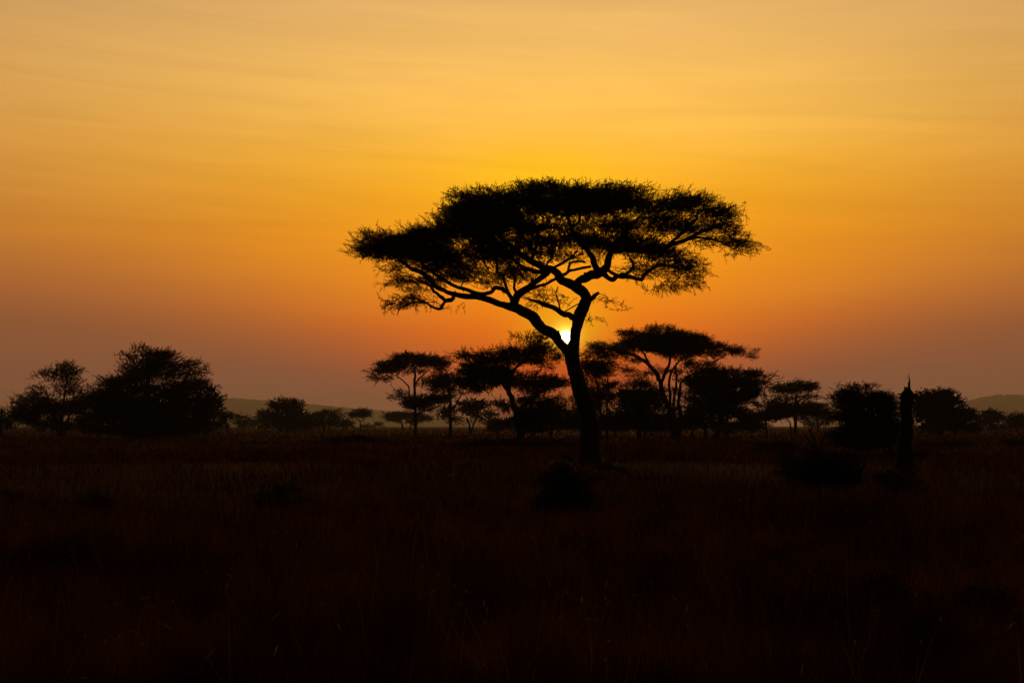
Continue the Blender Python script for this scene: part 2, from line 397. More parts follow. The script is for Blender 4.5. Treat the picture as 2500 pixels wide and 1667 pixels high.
# ------------------------------------------------------------------ ground, hills
def ground_h(x, y):
    r = np.hypot(x, y)
    h = 0.10 * np.sin(x * .11 + 1.3) * np.sin(y * .083 + .4) + 0.06 * np.sin(x * .31 + y * .17) + 0.03 * np.sin(x * .9 - y * .7)
    return h * np.clip(r / 8, 0, 1) * np.clip(1.3 - r / 900, 0.2, 1) - 0.05
def build_ground():
    rs = np.concatenate([[0.0], np.geomspace(1.2, 15500, 195)]); na = 240; th = np.linspace(0, 2 * math.pi, na, endpoint=False)
    X = rs[:, None] * np.sin(th); Y = rs[:, None] * np.cos(th)
    Z = ground_h(X, Y); v = np.stack([X, Y, Z], -1).reshape(-1, 3)
    i = np.arange(len(rs) - 1)[:, None] * na; j = np.arange(na)[None]; k = (j + 1) % na
    f = np.stack([i + j, i + na + j, i + na + k, i + k], -1).reshape(-1, 4)
    mb = MB(); mb.add(v, f[:, ::-1]); tag(mb.build('ground', SOIL, smooth=True), kind='structure')
build_ground()

def hill(name, prof, d, thick):
    """prof: ridge line (px,py) of the photograph; the hill is a real ridge, thick metres deep, rising and falling across its depth"""
    px = np.arange(prof[0][0], prof[-1][0] + .1, 4.0); py = np.interp(px, [p[0] for p in prof], [p[1] for p in prof])
    top = np.array([P(a, b, d) for a, b in zip(px, py)]); H = np.maximum(top[:, 2], 0)
    H = H + rng.normal(size=len(H)) * 1.2
    s = np.linspace(-1, 1, 25); prof_s = np.cos(s * math.pi / 2) ** 1.3
    X = top[:, 0][:, None] * (1 + s * thick / d); Y = np.full_like(X, d) + s * thick
    Z = H[:, None] * prof_s + rng.normal(size=X.shape) * 1.5 * prof_s - 0.5
    n, m = X.shape; mb = MB(); i = np.arange(n - 1)[:, None] * m; j = np.arange(m - 1)[None]
    mb.add(np.stack([X, Y, Z], -1).reshape(-1, 3), np.stack([i + j, i + m + j, i + m + j + 1, i + j + 1], -1).reshape(-1, 4))
    tag(mb.build(name, HILLM, smooth=True), kind='structure')
    return top
HD = 11500
ridges = [hill('hill', [(430, 1040), (470, 985), (520, 976), (580, 975), (640, 980), (720, 986), (800, 993), (880, 1001), (960, 1007), (1060, 1014), (1180, 1026), (1260, 1040)], HD, 1300),
          hill('hill', [(2270, 1040), (2310, 1008), (2360, 985), (2400, 972), (2440, 966), (2480, 966), (2540, 970), (2640, 980), (2760, 1005), (2860, 1040)], HD, 1300),
          hill('hill', [(1960, 1040), (1990, 1000), (2010, 986), (2030, 982), (2060, 984), (2110, 1000), (2160, 1040)], HD + 1200, 800),
          hill('hill', [(-420, 1040), (-300, 990), (-160, 978), (-40, 988), (30, 997), (100, 1010), (190, 1040)], HD + 700, 1100)]
# scattered scrub trees that tuft the ridges: too many and too far to count
mb = MB()
for top in ridges:
    n = len(top) * 4
    for _ in range(n):
        i = rng.integers(0, len(top) - 1); a = top[i] + (top[i + 1] - top[i]) * rng.random()
        if a[2] < 35: continue
        off = rng.normal() * 60; s = rng.uniform(6, 16)
        c = a + np.array([0, off, -abs(off) * .03 + rng.uniform(2, 7)])
        q = rng.normal(size=(10, 3)); q /= np.linalg.norm(q, axis=1)[:, None]; q *= np.array([s * 1.5, s * 1.5, s * .6]) * rng.uniform(.7, 1.1, (10, 1))
        f = [rng.choice(10, 3, replace=False) for _ in range(18)]
        mb.add(c + q, f)
tag(mb.build('ridge_woodland', LEAF), 'small scrub trees dotted along the hazy hill crests', 'woodland', kind='stuff')

# ------------------------------------------------------------------ grass
def blades(n, dmin, dmax, hmin, hmax, wpx, power, name, m, label, half=0.47, stalk=False, edges=None):
    # ground distance so that blades thin out with distance as they shrink in the picture
    t = rng.random(n); y = (dmin ** (1 - power) + t * (dmax ** (1 - power) - dmin ** (1 - power))) ** (1 / (1 - power))
    x = rng.uniform(-1, 1, n) * (y * half + 3)
    # tussocks and bare or trampled patches
    cl = np.sin(x * .45 + np.sin(y * .3) * 2) * np.sin(y * .38 + np.sin(x * .21) * 2.2)
    cl2 = np.sin(x * 1.9 + y * .6) * np.sin(y * 1.4 - x * .4)
    pz = np.sin(x * .13 + 2 + np.sin(y * .07) * 1.5) * np.sin(y * .16 + np.sin(x * .09) * 2)
    cl = np.clip(cl * .7 + pz * .6, -1, 1)
    keep = rng.random(n) < np.clip(0.62 + .42 * cl + .26 * cl2, .05, 1)
    x, y, cl = x[keep], y[keep], cl[keep]; n = len(x)
    h = rng.uniform(hmin, hmax, n) * (1 + .28 * cl) * np.clip(1 + 0 * y, 0, 1)
    wd = np.maximum(wpx * y / F, 0.0022)
    z = ground_h(x, y); an = rng.random(n) * math.pi; lean = rng.normal(size=(n, 2)) * (.30 if not stalk else .22)
    bx, by = np.cos(an) * wd, np.sin(an) * wd * .6
    def row(s, ws):
        c = np.column_stack([x + lean[:, 0] * h * s ** 1.8, y + lean[:, 1] * h * s ** 1.8, z + h * s * (1 - .12 * np.hypot(lean[:, 0], lean[:, 1]) * s)])
        o = np.column_stack([bx, by, np.zeros(n)]) * ws
        return c - o, c + o
    a0, b0 = row(0.0, 1.0); a1, b1 = row(.5, .8); a2, b2 = row(.85, .4); tp = row(1.0, 0)[0]
    v = np.stack([a0, b0, a1, b1, a2, b2, tp], 1); k = (np.arange(n) * 7)[:, None]
    mb = MB(); mb.add(v.reshape(-1, 3), np.vstack([k + [0, 1, 3, 2], k + [2, 3, 5, 4]]))
    kk = (np.arange(n) * 7)[:, None] + [4, 5, 6]
    mb.f.append(np.hstack([kk, -np.ones((n, 1), int)])); mb.m.append(np.zeros(n, int))
    if stalk:                                            # drooping seed heads
        q = rng.random(n) < .8; t_ = tp[q]; nn = len(t_); dr = rng.normal(size=(nn, 3)) * [.05, .05, .03]
        s = (wd[q] * 2.6)[:, None]; o = np.column_stack([np.ones(nn), np.zeros(nn), np.zeros(nn)]) * s
        vv = np.stack([t_, t_ + dr * .5 + o, t_ + dr + [0, 0, -.02], t_ + dr * .5 - o], 1)
        mb.add(vv.reshape(-1, 3), (np.arange(nn) * 4)[:, None] + [0, 1, 2, 3])
    tag(mb.build(name, m), label, 'grass', kind='stuff')
blades(330000, 6.5, 260, .22, .55, .8, 1.75, 'grass', GRASS, 'dry brown savanna grass across the foreground')
blades(90000, 70, 1200, .25, .50, 1.2, 1.4, 'far_grass', GRASS, 'dry grass stretching away under the trees', half=.42)
blades(900, 7, 24, .40, .80, .5, 1.4, 'seed_stalks', STALK, 'pale dry seed stalks standing above the foreground grass', stalk=True)

# ------------------------------------------------------------------ main acacia
D = 70.0
main_stems = [
 ('trunk', 0.0, [(1442, 1104, 30), (1441, 1060, 27), (1438, 1026, 25), (1431, 993, 23), (1414, 943, 19.5), (1400, 893, 17), (1396, 865, 18), (1403, 833, 12.5), (1409, 796, 12), (1414, 773, 15), (1425, 748, 14.5), (1434, 726, 14)]),
 ('branch', 1.2, [(1397, 868, 13), (1380, 851, 12.5), (1363, 833, 11.5), (1344, 811, 12.5), (1313, 790, 12.5), (1281, 763, 13.5), (1259, 751, 12.5), (1228, 744, 8), (1202, 735, 7.5), (1174, 727, 7), (1142, 724, 7), (1112, 719, 6.5), (1091, 713, 5.5), (1072, 705, 5), (1053, 686, 6), (1027, 664, 5.5), (1002, 655, 5), (985, 642, 4), (960, 625, 3), (930, 612, 2)]),
 ('branch', -1.5, [(1434, 730, 13), (1424, 714, 13), (1408, 702, 12.5), (1390, 692, 11), (1369, 683, 10), (1361, 668, 9.5), (1346, 657, 9), (1322, 651, 8.5), (1300, 640, 8), (1283, 628, 7.5), (1262, 612, 6), (1235, 590, 5), (1200, 560, 4), (1165, 535, 3)]),
 ('branch', 1.8, [(1424, 716, 10), (1408, 698, 9), (1420, 682, 10), (1443, 671, 11), (1466, 665, 11), (1482, 650, 9.5), (1488, 625, 8.5), (1493, 604, 8), (1510, 585, 6), (1535, 560, 5), (1560, 530, 3)]),
 ('branch', 1.0, [(1462, 664, 9), (1453, 650, 8), (1448, 632, 7.5), (1438, 617, 7), (1424, 602, 6.5), (1408, 585, 6), (1395, 560, 5), (1385, 530, 3.5)], 1.0),
 ('branch', -2.0, [(1474, 668, 8), (1484, 678, 6.5), (1496, 683, 6), (1509, 674, 5.5), (1530, 675, 5), (1555, 681, 5), (1567, 683, 4.5), (1573, 670, 4.5), (1593, 655, 4), (1614, 645, 3.5), (1645, 650, 2.5), (1680, 662, 1.5)], 1.0),
 ('branch', -1.0, [(1482, 658, 5), (1496, 668, 4), (1508, 674, 4), (1530, 668, 3.6), (1544, 654, 3.6), (1546, 642, 3.2), (1537, 630, 3)], 1.0),
 ('branch', -2.5, [(1490, 615, 7), (1510, 612, 7), (1545, 612, 6.5), (1580, 612, 6), (1632, 600, 5.5), (1667, 589, 5), (1708, 568, 4), (1750, 552, 3), (1790, 540, 2)], 1.2),
 ('branch', -1.0, [(1632, 600, 4.5), (1648, 584, 4), (1667, 566, 3.5), (1680, 552, 3), (1700, 533, 2)], -0.5),
 ('branch', 1.0, [(1667, 589, 3.6), (1700, 580, 3), (1735, 583, 2.6), (1770, 595, 2), (1795, 612, 1.3)], -0.8),
 ('branch', 0.8, [(1257, 748, 9), (1259, 734, 9), (1264, 720, 9.5), (1281, 708, 9), (1302, 692, 7.5), (1325, 675, 7.5), (1342, 660, 7)], 0.4),
 ('branch', 0.8, [(1286, 708, 5), (1302, 703, 4), (1334, 693, 3.5), (1358, 680, 3.5)], 0.5),
 ('branch', -0.8, [(1252, 742, 6.5), (1249, 728, 6), (1240, 714, 5), (1226, 705, 5), (1209, 702, 5), (1200, 713, 5), (1180, 718, 5), (1157, 715, 5), (1142, 708, 4.5), (1117, 701, 4.5), (1091, 688, 4.2), (1072, 676, 4), (1053, 663, 3.5), (1030, 645, 3)], 0.4),
 ('branch', 0.9, [(1108, 723, 5.5), (1100, 733, 5.5), (1087, 735, 5), (1072, 722, 4.5), (1060, 712, 4.2), (1053, 700, 3.6), (1035, 690, 3), (1010, 678, 2.2)], 0.8),
 ('branch', 0.6, [(1088, 734, 4), (1081, 744, 3.8), (1078, 752, 3.8), (1068, 754, 3.5), (1053, 748, 3.2), (1040, 739, 2.8), (1015, 737, 2.4), (989, 746, 2), (974, 755, 1.6), (970, 770, 1)], 1.0),
 ('branch', -0.6, [(1372, 672, 4), (1390, 661, 3.6), (1410, 657, 3.4), (1442, 651, 3.2)], -0.3),
 ('branch', -0.5, [(1384, 665, 3), (1388, 655, 2.8), (1391, 642, 2.8), (1408, 638, 2.6), (1428, 640, 2.6)], -0.4),
 ('branch', 1.4, [(1346, 656, 4), (1362, 648, 3.5), (1380, 638, 3.2), (1398, 626, 3), (1410, 612, 2.5)], -0.6),
 ('branch', 1.6, [(1262, 716, 4), (1255, 702, 3.6), (1258, 680, 3.4), (1250, 664, 3.2), (1243, 650, 3), (1248, 625, 2.4)], 0.5),
 ('branch', -1.8, [(1240, 712, 4), (1234, 695, 3.6), (1226, 672, 3.4), (1214, 662, 3.2), (1213, 640, 3), (1206, 615, 2.4)], 0.2),
 ('branch', 2.0, [(1330, 664, 6), (1305, 664, 5.5), (1282, 656, 5), (1262, 642, 4), (1240, 622, 3)], -0.5),
 ('branch', -2.5, [(1296, 636, 5), (1304, 618, 5), (1309, 600, 4.5), (1312, 575, 4), (1325, 550, 3)], -0.9),
 ('broken_stub', -0.5, [(1437, 734, 6.5), (1446, 727, 6), (1454, 720, 5), (1461, 715, 3.6)]),
 ('dead_branch', -1.0, [(1408, 778, 9), (1388, 768, 7.5), (1366, 760, 6.5), (1340, 747, 5.5), (1318, 738, 5.5), (1300, 733, 3), (1280, 727, 1.6)]),
 ('branch', 0.4, [(1368, 758, 2), (1364, 738, 2), (1357, 715, 1.8), (1362, 700, 1.2)], -0.4),
 ('branch', -0.4, [(1376, 762, 1.6), (1394, 752, 1.5), (1412, 742, 1.5)], -0.4),
]
main_clumps = [
 (924, 605, 46, 22, 1), (950, 600, 52, 32, 1.1), (1005, 606, 70, 34, 1.2), (925, 580, 36, 18, .7), (902, 620, 34, 18, .6, .1), (940, 652, 38, 12, .35, -.1), (878, 612, 20, 10, .35, .1),
 (1060, 600, 70, 42, 1.2), (1088, 562, 55, 30, .9), (1135, 495, 52, 28, .85), (1155, 545, 80, 50, 1.2), (1100, 528, 42, 26, .6), (1030, 568, 40, 14, .5),
 (1180, 490, 60, 24, .8), (1215, 515, 85, 40, 1.2), (1240, 570, 85, 50, 1.2), (1300, 480, 80, 28, 1.1), (1385, 485, 100, 34, 1.3), (1480, 485, 85, 34, 1.2), (1540, 480, 45, 26, .8), (1400, 510, 110, 20, 1),
 (1350, 462, 70, 14, .7, .7), (1520, 462, 50, 13, .6, .7), (1600, 512, 75, 26, 1), (1655, 492, 65, 22, .75), (1725, 507, 65, 22, .75), (1766, 528, 46, 22, .85), (1778, 558, 34, 22, .6, .1), (1710, 548, 80, 16, .7), (1790, 598, 40, 20, .4, -.35), (1770, 590, 50, 16, .4, 0),
 (1330, 545, 60, 24, .6), (1445, 552, 60, 14, .6), (1400, 580, 100, 18, .9), (1470, 590, 80, 20, 1.1), (1550, 605, 85, 20, 1.2), (1510, 545, 70, 20, .9), (1590, 560, 75, 24, .7), (1670, 560, 50, 18, .55), (1620, 617, 55, 16, 1), (1655, 640, 42, 18, 1, .1), (1690, 664, 38, 13, .55, -.1), (1650, 688, 48, 22, .4, -.5), (1620, 705, 40, 14, .2, -.6), (1735, 595, 60, 14, .2, -.3),
 (1575, 655, 60, 22, .4, .1), (1185, 618, 65, 24, .9), (1125, 630, 55, 22, .8), (1060, 642, 70, 22, .85), (1100, 655, 50, 18, .6), (1005, 690, 42, 18, .5, .1), (965, 690, 20, 20, .25, .0), (990, 736, 42, 8, .9, .1), (968, 748, 16, 10, .6, -.5), (1020, 716, 45, 20, .22),
 (1250, 625, 45, 24, .8), (1180, 678, 55, 28, .4), (1130, 664, 50, 22, .5), (1085, 685, 45, 18, .5), (1245, 665, 42, 28, .65), (1335, 615, 55, 32, .42), (1400, 640, 42, 22, .2), (1465, 625, 26, 18, .3), (1285, 680, 40, 18, .2),
 (1348, 712, 52, 24, .2, .1), (1478, 738, 26, 9, .22, -.1), (1510, 750, 22, 6, .2, -.1), (1452, 775, 14, 16, .10, -.6), (1075, 745, 60, 8, .05, -.8), (1600, 700, 50, 10, .05, -.8), (1300, 750, 30, 12, .05, -.5)]
build_tree('acacia_tree', 'tall flat-topped acacia in front of the setting sun, thick leaning trunk forking round it', D, main_stems, main_clumps,
           kind='fine', ntarget=850, tjit=.42, depth=6.0, cx=1370, sp_len=.60, tipr=.010, cover=1.0)

# ------------------------------------------------------------------ the other trees (photo pixels, distance in metres)
def dist(py, h=1.3): return h * F / (py - HORIZON)
GA = 'trees on the plain'
def T(name, label, d, stems, clumps, **k):
    k['cover'] = k.get('cover', 1.0) * 1.22
    build_tree(name, label, d, stems, clumps, group=GA, **k)
# left edge
T('bush_tree', 'low dark bush cut by the left edge of the picture', 260, [('trunk', 0, [(4, 1046, 3), (2, 1025, 2), (-4, 1012, 1.5)])],
  [(-10, 1022, 32, 16, 1), (12, 1032, 18, 12, 1), (-5, 1008, 18, 7, .5)], kind='dense')
T('acacia_tree', 'lacy open-topped acacia left of the broad bushy tree', 235,
  [('trunk', 0, [(150, 1048, 5), (150, 1020, 4), (155, 990, 3), (158, 955, 2), (165, 920, 1.5)]),
   ('trunk', 3, [(146, 1046, 4), (130, 1020, 3), (118, 985, 2), (112, 950, 1.4)]),
   ('trunk', -3, [(155, 1046, 3), (168, 1020, 2.6), (176, 1000, 2), (185, 970, 1.3)])],
  [(170, 903, 38, 16, .7), (185, 922, 30, 20, .45), (145, 915, 25, 20, .6), (110, 915, 22, 12, .5), (150, 945, 35, 20, .5), (75, 955, 28, 14, .55), (190, 960, 34, 18, .4), (215, 965, 16, 18, .3),
   (55, 985, 32, 14, .9), (100, 985, 45, 22, .8), (50, 1015, 30, 24, 1.2), (95, 1015, 50, 26, 1.3), (140, 995, 50, 20, 1.3), (190, 990, 36, 22, 1.2), (208, 1020, 24, 26, 1), (120, 1034, 60, 12, .9), (185, 1038, 40, 8, .8)], kind='leafy', cx=130, cover=.8)
T('bush_tree', 'broad pyramid-shaped bushy tree, the largest on the left', dist(1064),
  [('trunk', 0, [(345, 1064, 10), (350, 1020, 8), (358, 960, 6), (362, 900, 4), (365, 870, 2)]),
   ('trunk', 3, [(330, 1062, 7), (300, 1020, 5), (270, 975, 3), (250, 950, 2)]),
   ('trunk', -3, [(370, 1062, 8), (410, 1010, 5), (440, 950, 3.5), (460, 910, 2)])],
  [(345, 862, 38, 14, .55), (370, 880, 55, 22, .9), (352, 852, 28, 8, .4, .8), (400, 872, 30, 12, .5), (330, 905, 45, 16, .8), (375, 905, 60, 20, 1.2), (425, 905, 40, 20, .6), (465, 900, 28, 22, .45), (470, 930, 32, 18, .8), (290, 925, 38, 14, .7), (300, 945, 60, 20, 1.1), (260, 950, 35, 14, .7),
   (440, 950, 50, 20, 1.2), (370, 945, 60, 12, .7), (270, 975, 45, 25, 1.3), (340, 985, 70, 35, 1.5), (420, 985, 55, 30, 1.5), (250, 1010, 32, 30, 1.3), (300, 1020, 60, 30, 1.5), (380, 1020, 70, 34, 1.5), (450, 1015, 40, 28, 1.3), (330, 1050, 130, 14, 1.3), (430, 1050, 80, 12, 1.1), (230, 1000, 14, 26, .6)], kind='leafy', cx=350, cover=1)
T('bush_tree', 'rounded dark bush hugging the right side of the broad bushy tree', 215, [('trunk', 0, [(500, 1052, 4), (503, 1020, 3), (505, 990, 2)])],
  [(508, 965, 30, 16, 1), (505, 990, 38, 26, 1.5), (500, 1020, 42, 22, 1.5), (480, 1042, 60, 10, 1), (515, 955, 20, 8, .5, .8)], kind='dense', cx=505)
T('small_tree', 'small leaning flat-topped tree beside the rounded dark bush', 420, [('trunk', 0, [(555, 1046, 2), (553, 1034, 1.8), (550, 1024, 1.2)]), ('trunk', 2, [(555, 1044, 1.5), (560, 1030, 1), (564, 1022, .8)])],
  [(552, 1016, 18, 7, 1.2), (545, 1026, 14, 9, 1), (535, 1038, 22, 7, 1), (562, 1013, 8, 3, .6)], kind='dense')
# far trees under the left hill
T('far_tree', 'little upright tree standing alone against the left hill', 640, [('trunk', 0, [(593, 1046, 1.5), (593, 1030, 1)])],
  [(594, 1020, 8, 7, 1.2), (590, 1032, 9, 10, 1.4), (606, 1027, 9, 5, 1.1), (600, 1038, 9, 6, 1)], kind='dense')
T('far_tree', 'low pale hazy tree between the lone upright tree and the domed grove tree', 850, [('trunk', 0, [(630, 1045, 1), (629, 1036, .8)])],
  [(624, 1031, 14, 4, 1.1), (614, 1036, 10, 5, 1), (636, 1032, 9, 5, 1)], kind='dense')
T('bush_tree', 'domed dark tree rising above a low grove under the left hill', 430,
  [('trunk', 0, [(702, 1048, 4), (700, 1020, 3), (698, 990, 2)]), ('trunk', 4, [(690, 1046, 3), (668, 1020, 2), (650, 1010, 1.3)])],
  [(700, 984, 33, 8, 1.2), (697, 994, 38, 10, 1.4), (712, 1003, 28, 8, 1.2), (725, 982, 9, 5, .7), (690, 1020, 35, 16, 1.4), (720, 1028, 40, 14, 1.4), (700, 1040, 55, 8, 1.4), (700, 974, 14, 4, .4, .8)], kind='dense', cx=700)
T('far_tree', 'flat-topped hazy tree on the left flank of the domed grove tree', 620, [('trunk', 0, [(652, 1046, 2), (650, 1025, 1.5)])],
  [(652, 1009, 22, 7, 1.3), (660, 1016, 20, 8, 1.1), (642, 1022, 12, 8, .9), (650, 1032, 16, 8, .9)], kind='dense')
T('far_tree', 'rounded hazy tree on the right flank of the domed grove tree', 620, [('trunk', 0, [(750, 1046, 2), (750, 1030, 1.5)])],
  [(748, 1014, 18, 7, 1.2), (745, 1026, 26, 12, 1.4), (760, 1036, 22, 9, 1.2)], kind='dense')
T('far_tree', 'two-lobed tree with a gap in its crown under the left hill', 520, [('trunk', 0, [(792, 1046, 3), (788, 1020, 2), (790, 1008, 1.2)]), ('trunk', 2, [(800, 1044, 2), (812, 1025, 1.6), (816, 1008, 1)])],
  [(790, 1006, 14, 7, 1.1), (782, 1018, 16, 10, 1.2), (815, 1008, 10, 8, .8), (812, 1022, 14, 8, .9), (795, 1034, 28, 9, 1.4), (822, 1020, 8, 10, .5)], kind='leafy')
T('low_bush', 'low rounded bush right of the two-lobed tree', 560, [('trunk', 0, [(838, 1046, 1.5), (838, 1038, 1)])],
  [(838, 1036, 19, 9, 1.5), (845, 1027, 10, 4, .4), (835, 1022, 10, 4, .3)], kind='dense', cat='bush')
T('acacia_tree', 'small umbrella acacia with a thin trunk against the left hill', 520,
  [('trunk', 0, [(881, 1046, 1.8), (880, 1034, 1.6), (877, 1026, 1.4), (866, 1016, 1)]), ('branch', 2, [(879, 1030, 1.3), (888, 1022, 1.1), (898, 1014, .8)])],
  [(880, 1006, 22, 6, 1.2), (862, 1013, 14, 4, 1), (897, 1010, 13, 4.5, 1), (880, 1015, 16, 5, .9), (885, 1001, 12, 3, .7)], kind='leafy', up=.3)
T('far_tree', 'faint low scrub tree on the horizon right of the small umbrella acacia', 1000, [('trunk', 0, [(915, 1044, 1), (915, 1038, .8)])],
  [(922, 1035, 13, 3.5, 1), (903, 1039, 14, 3, .8), (890, 1040, 12, 2.5, .7)], kind='dense')
T('far_tree', 'wide flat hazy tree behind the trunk of the slender umbrella acacia', 640, [('trunk', 0, [(985, 1046, 3), (980, 1030, 2), (972, 1018, 1.5)]), ('trunk', 3, [(1000, 1045, 2), (1005, 1028, 1.5), (1020, 1018, 1)])],
  [(958, 1013, 26, 7, 1.2), (990, 1014, 30, 8, 1.2), (1025, 1018, 22, 8, 1), (968, 1022, 20, 6, .8), (1000, 1028, 26, 8, .6), (1040, 1024, 14, 8, .6), (945, 1018, 12, 5, .9)], kind='leafy')
# middle group
T('acacia_tree', 'slender umbrella acacia with a flat cap and a lower tier of leaves', 255,
  [('trunk', 0, [(1014, 1048, 4), (1014, 1010, 3.6), (1013, 970, 3.4), (1012, 930, 3), (1012, 905, 2.2), (1008, 890, 1.6)]),
   ('branch', 3, [(1001, 975, 2), (999, 955, 2), (997, 942, 1.8), (985, 930, 1.5), (965, 915, 1)]),
   ('branch', -3, [(1013, 940, 2.2), (1022, 925, 2), (1033, 915, 1.5), (1048, 903, 1)]),
   ('branch', 2, [(1016, 1012, 2.5), (1035, 1003, 2), (1060, 996, 1.6), (1075, 990, 1)])],
  [(1010, 872, 50, 8, 1), (1010, 881, 78, 10, 1.3), (965, 890, 42, 9, 1.2), (1060, 885, 42, 9, 1.1), (930, 905, 38, 9, .9), (1045, 873, 30, 6, .8), (915, 918, 22, 6, .5, 0), (950, 925, 35, 12, .3, 0), (1070, 897, 26, 8, .5, 0), (1000, 902, 50, 10, .45),
   (972, 962, 20, 8, .6), (975, 975, 18, 8, .3, -.1), (1000, 985, 16, 10, .9), (1040, 975, 58, 13, 1.3), (1030, 988, 40, 9, .9), (1085, 975, 25, 12, .9), (1020, 1000, 30, 8, .35, 0)], kind='leafy', cx=1012, depth=5, up=.2)
T('acacia_tree', 'ragged tiered acacia just right of the slender umbrella acacia', 215,
  [('trunk', 0, [(1099, 1058, 4.5), (1100, 1030, 4), (1100, 1000, 3.6), (1098, 960, 3), (1092, 930, 2.2), (1085, 915, 1.4)]), ('branch', 3, [(1100, 1000, 2.5), (1115, 985, 2), (1125, 965, 1.6)])],
  [(1085, 918, 36, 8, .9), (1070, 932, 42, 12, 1), (1110, 930, 36, 12, .9), (1065, 945, 28, 10, .8), (1115, 950, 26, 14, .5), (1125, 930, 26, 12, .8), (1080, 1000, 24, 10, .8), (1095, 1015, 25, 12, .6), (1115, 1025, 14, 12, .4)], kind='leafy', cx=1097)
T('small_tree', 'small funnel-shaped acacia left of the leaning twiggy acacia', 330, [('trunk', 0, [(1148, 1047, 3), (1146, 1035, 2.5), (1140, 1020, 2)]), ('trunk', 2, [(1150, 1046, 2), (1158, 1030, 1.8), (1164, 1015, 1.2)])],
  [(1152, 986, 34, 8, 1.3), (1150, 997, 30, 9, 1.3), (1152, 1010, 22, 10, 1), (1175, 984, 15, 6, .9), (1170, 1025, 10, 8, .4)], kind='dense', up=.2)
T('far_tree', 'round-headed hazy tree on the horizon between two acacias', 560, [('trunk', 0, [(1193, 1047, 3), (1192, 1030, 2.5), (1192, 1018, 1.5)])],
  [(1192, 1012, 15, 8, 1.4), (1190, 1024, 11, 7, 1.2), (1203, 1010, 7, 5, .8)], kind='dense')
T('far_tree', 'pale hazy scrub behind the foot of the leaning twiggy acacia', 700, [('trunk', 0, [(1240, 1046, 2), (1240, 1035, 1.5)])],
  [(1235, 1033, 26, 10, 1), (1215, 1038, 20, 7, 1), (1258, 1030, 14, 10, .9)], kind='dense')
T('acacia_tree', 'large leaning twiggy acacia left of the main trunk, upper twigs reaching above the sun glow', 137,
  [('trunk', 0, [(1268, 1074, 9), (1266, 1040, 8), (1262, 1010, 7.5), (1252, 985, 6.5), (1243, 960, 5.5), (1240, 940, 5), (1238, 915, 4.5), (1240, 890, 3.5), (1250, 860, 2.5)]),
   ('branch', 3, [(1243, 958, 4), (1225, 935, 3.5), (1195, 915, 3), (1160, 895, 2), (1130, 870, 1.5)]),
   ('branch', -2, [(1262, 1008, 4.5), (1285, 985, 4), (1310, 965, 3), (1340, 940, 2)]),
   ('branch', 2, [(1240, 920, 3.5), (1262, 895, 3), (1290, 875, 2.2), (1310, 850, 1.4)]),
   ('branch', 1, [(1276, 1062, 6), (1285, 1030, 5), (1296, 1000, 4), (1300, 970, 3)])],
  [(1290, 825, 42, 16, .4, .6), (1300, 845, 42, 16, .6), (1325, 865, 45, 18, .55), (1255, 860, 45, 14, .7), (1220, 865, 45, 12, .55, .7), (1165, 860, 50, 12, .4, .5), (1130, 868, 30, 8, .25, .1), (1200, 880, 70, 12, 1.1), (1280, 872, 55, 14, 1), (1345, 880, 25, 14, .4, -.1),
   (1155, 890, 36, 16, .45), (1185, 905, 55, 18, 1.3), (1175, 930, 42, 20, 1.3), (1165, 955, 26, 12, .8), (1230, 915, 35, 18, .9), (1150, 912, 30, 16, .6), (1290, 925, 60, 15, 1), (1340, 930, 45, 12, 1), (1320, 945, 60, 12, .8), (1250, 935, 30, 14, .5), (1360, 935, 16, 9, .6), (1345, 905, 26, 12, .12, 0),
   (1225, 990, 22, 9, 1), (1232, 1005, 14, 10, .7), (1290, 990, 40, 22, 1), (1330, 970, 42, 16, .5), (1300, 1015, 40, 20, 1.2), (1270, 1030, 30, 20, 1.2), (1340, 1000, 30, 16, .5)], kind='bold', cx=1255, cover=.95, sp_len=.85, ntarget=330)
T('bush_tree', 'dark bushy tree low down immediately left of the main trunk', 200, [('trunk', 0, [(1345, 1058, 5), (1345, 1030, 4), (1342, 1005, 3)])],
  [(1348, 990, 24, 14, .9), (1352, 1010, 36, 16, 1.2), (1345, 1032, 50, 14, 1.3), (1375, 1015, 24, 20, .7), (1400, 985, 20, 18, .5), (1400, 1030, 24, 16, .9), (1300, 1040, 30, 12, 1)], kind='leafy')
# right of the trunk
T('acacia_tree', 'thin-stemmed acacia half hidden behind the right edge of the main trunk', 170,
  [('trunk', 0, [(1467, 1062, 3), (1467, 1020, 2.5), (1466, 985, 2.3), (1460, 950, 2), (1452, 915, 1.5)]), ('trunk', 2, [(1482, 1060, 3), (1482, 1020, 2.5), (1482, 985, 2.2), (1486, 950, 1.8), (1480, 905, 1.3)])],
  [(1440, 870, 28, 9, .3, .1), (1432, 885, 26, 9, .5, .1), (1450, 900, 36, 12, 1.1), (1465, 893, 30, 12, 1), (1428, 905, 20, 10, .6), (1470, 912, 26, 10, .8), (1440, 928, 25, 10, .5), (1455, 950, 36, 14, .7), (1490, 945, 30, 14, .6), (1450, 975, 35, 14, .9), (1480, 970, 30, 16, .7), (1440, 1000, 28, 16, .4), (1490, 1015, 30, 12, .7), (1470, 1035, 36, 12, .9)], kind='bold', cx=1462)
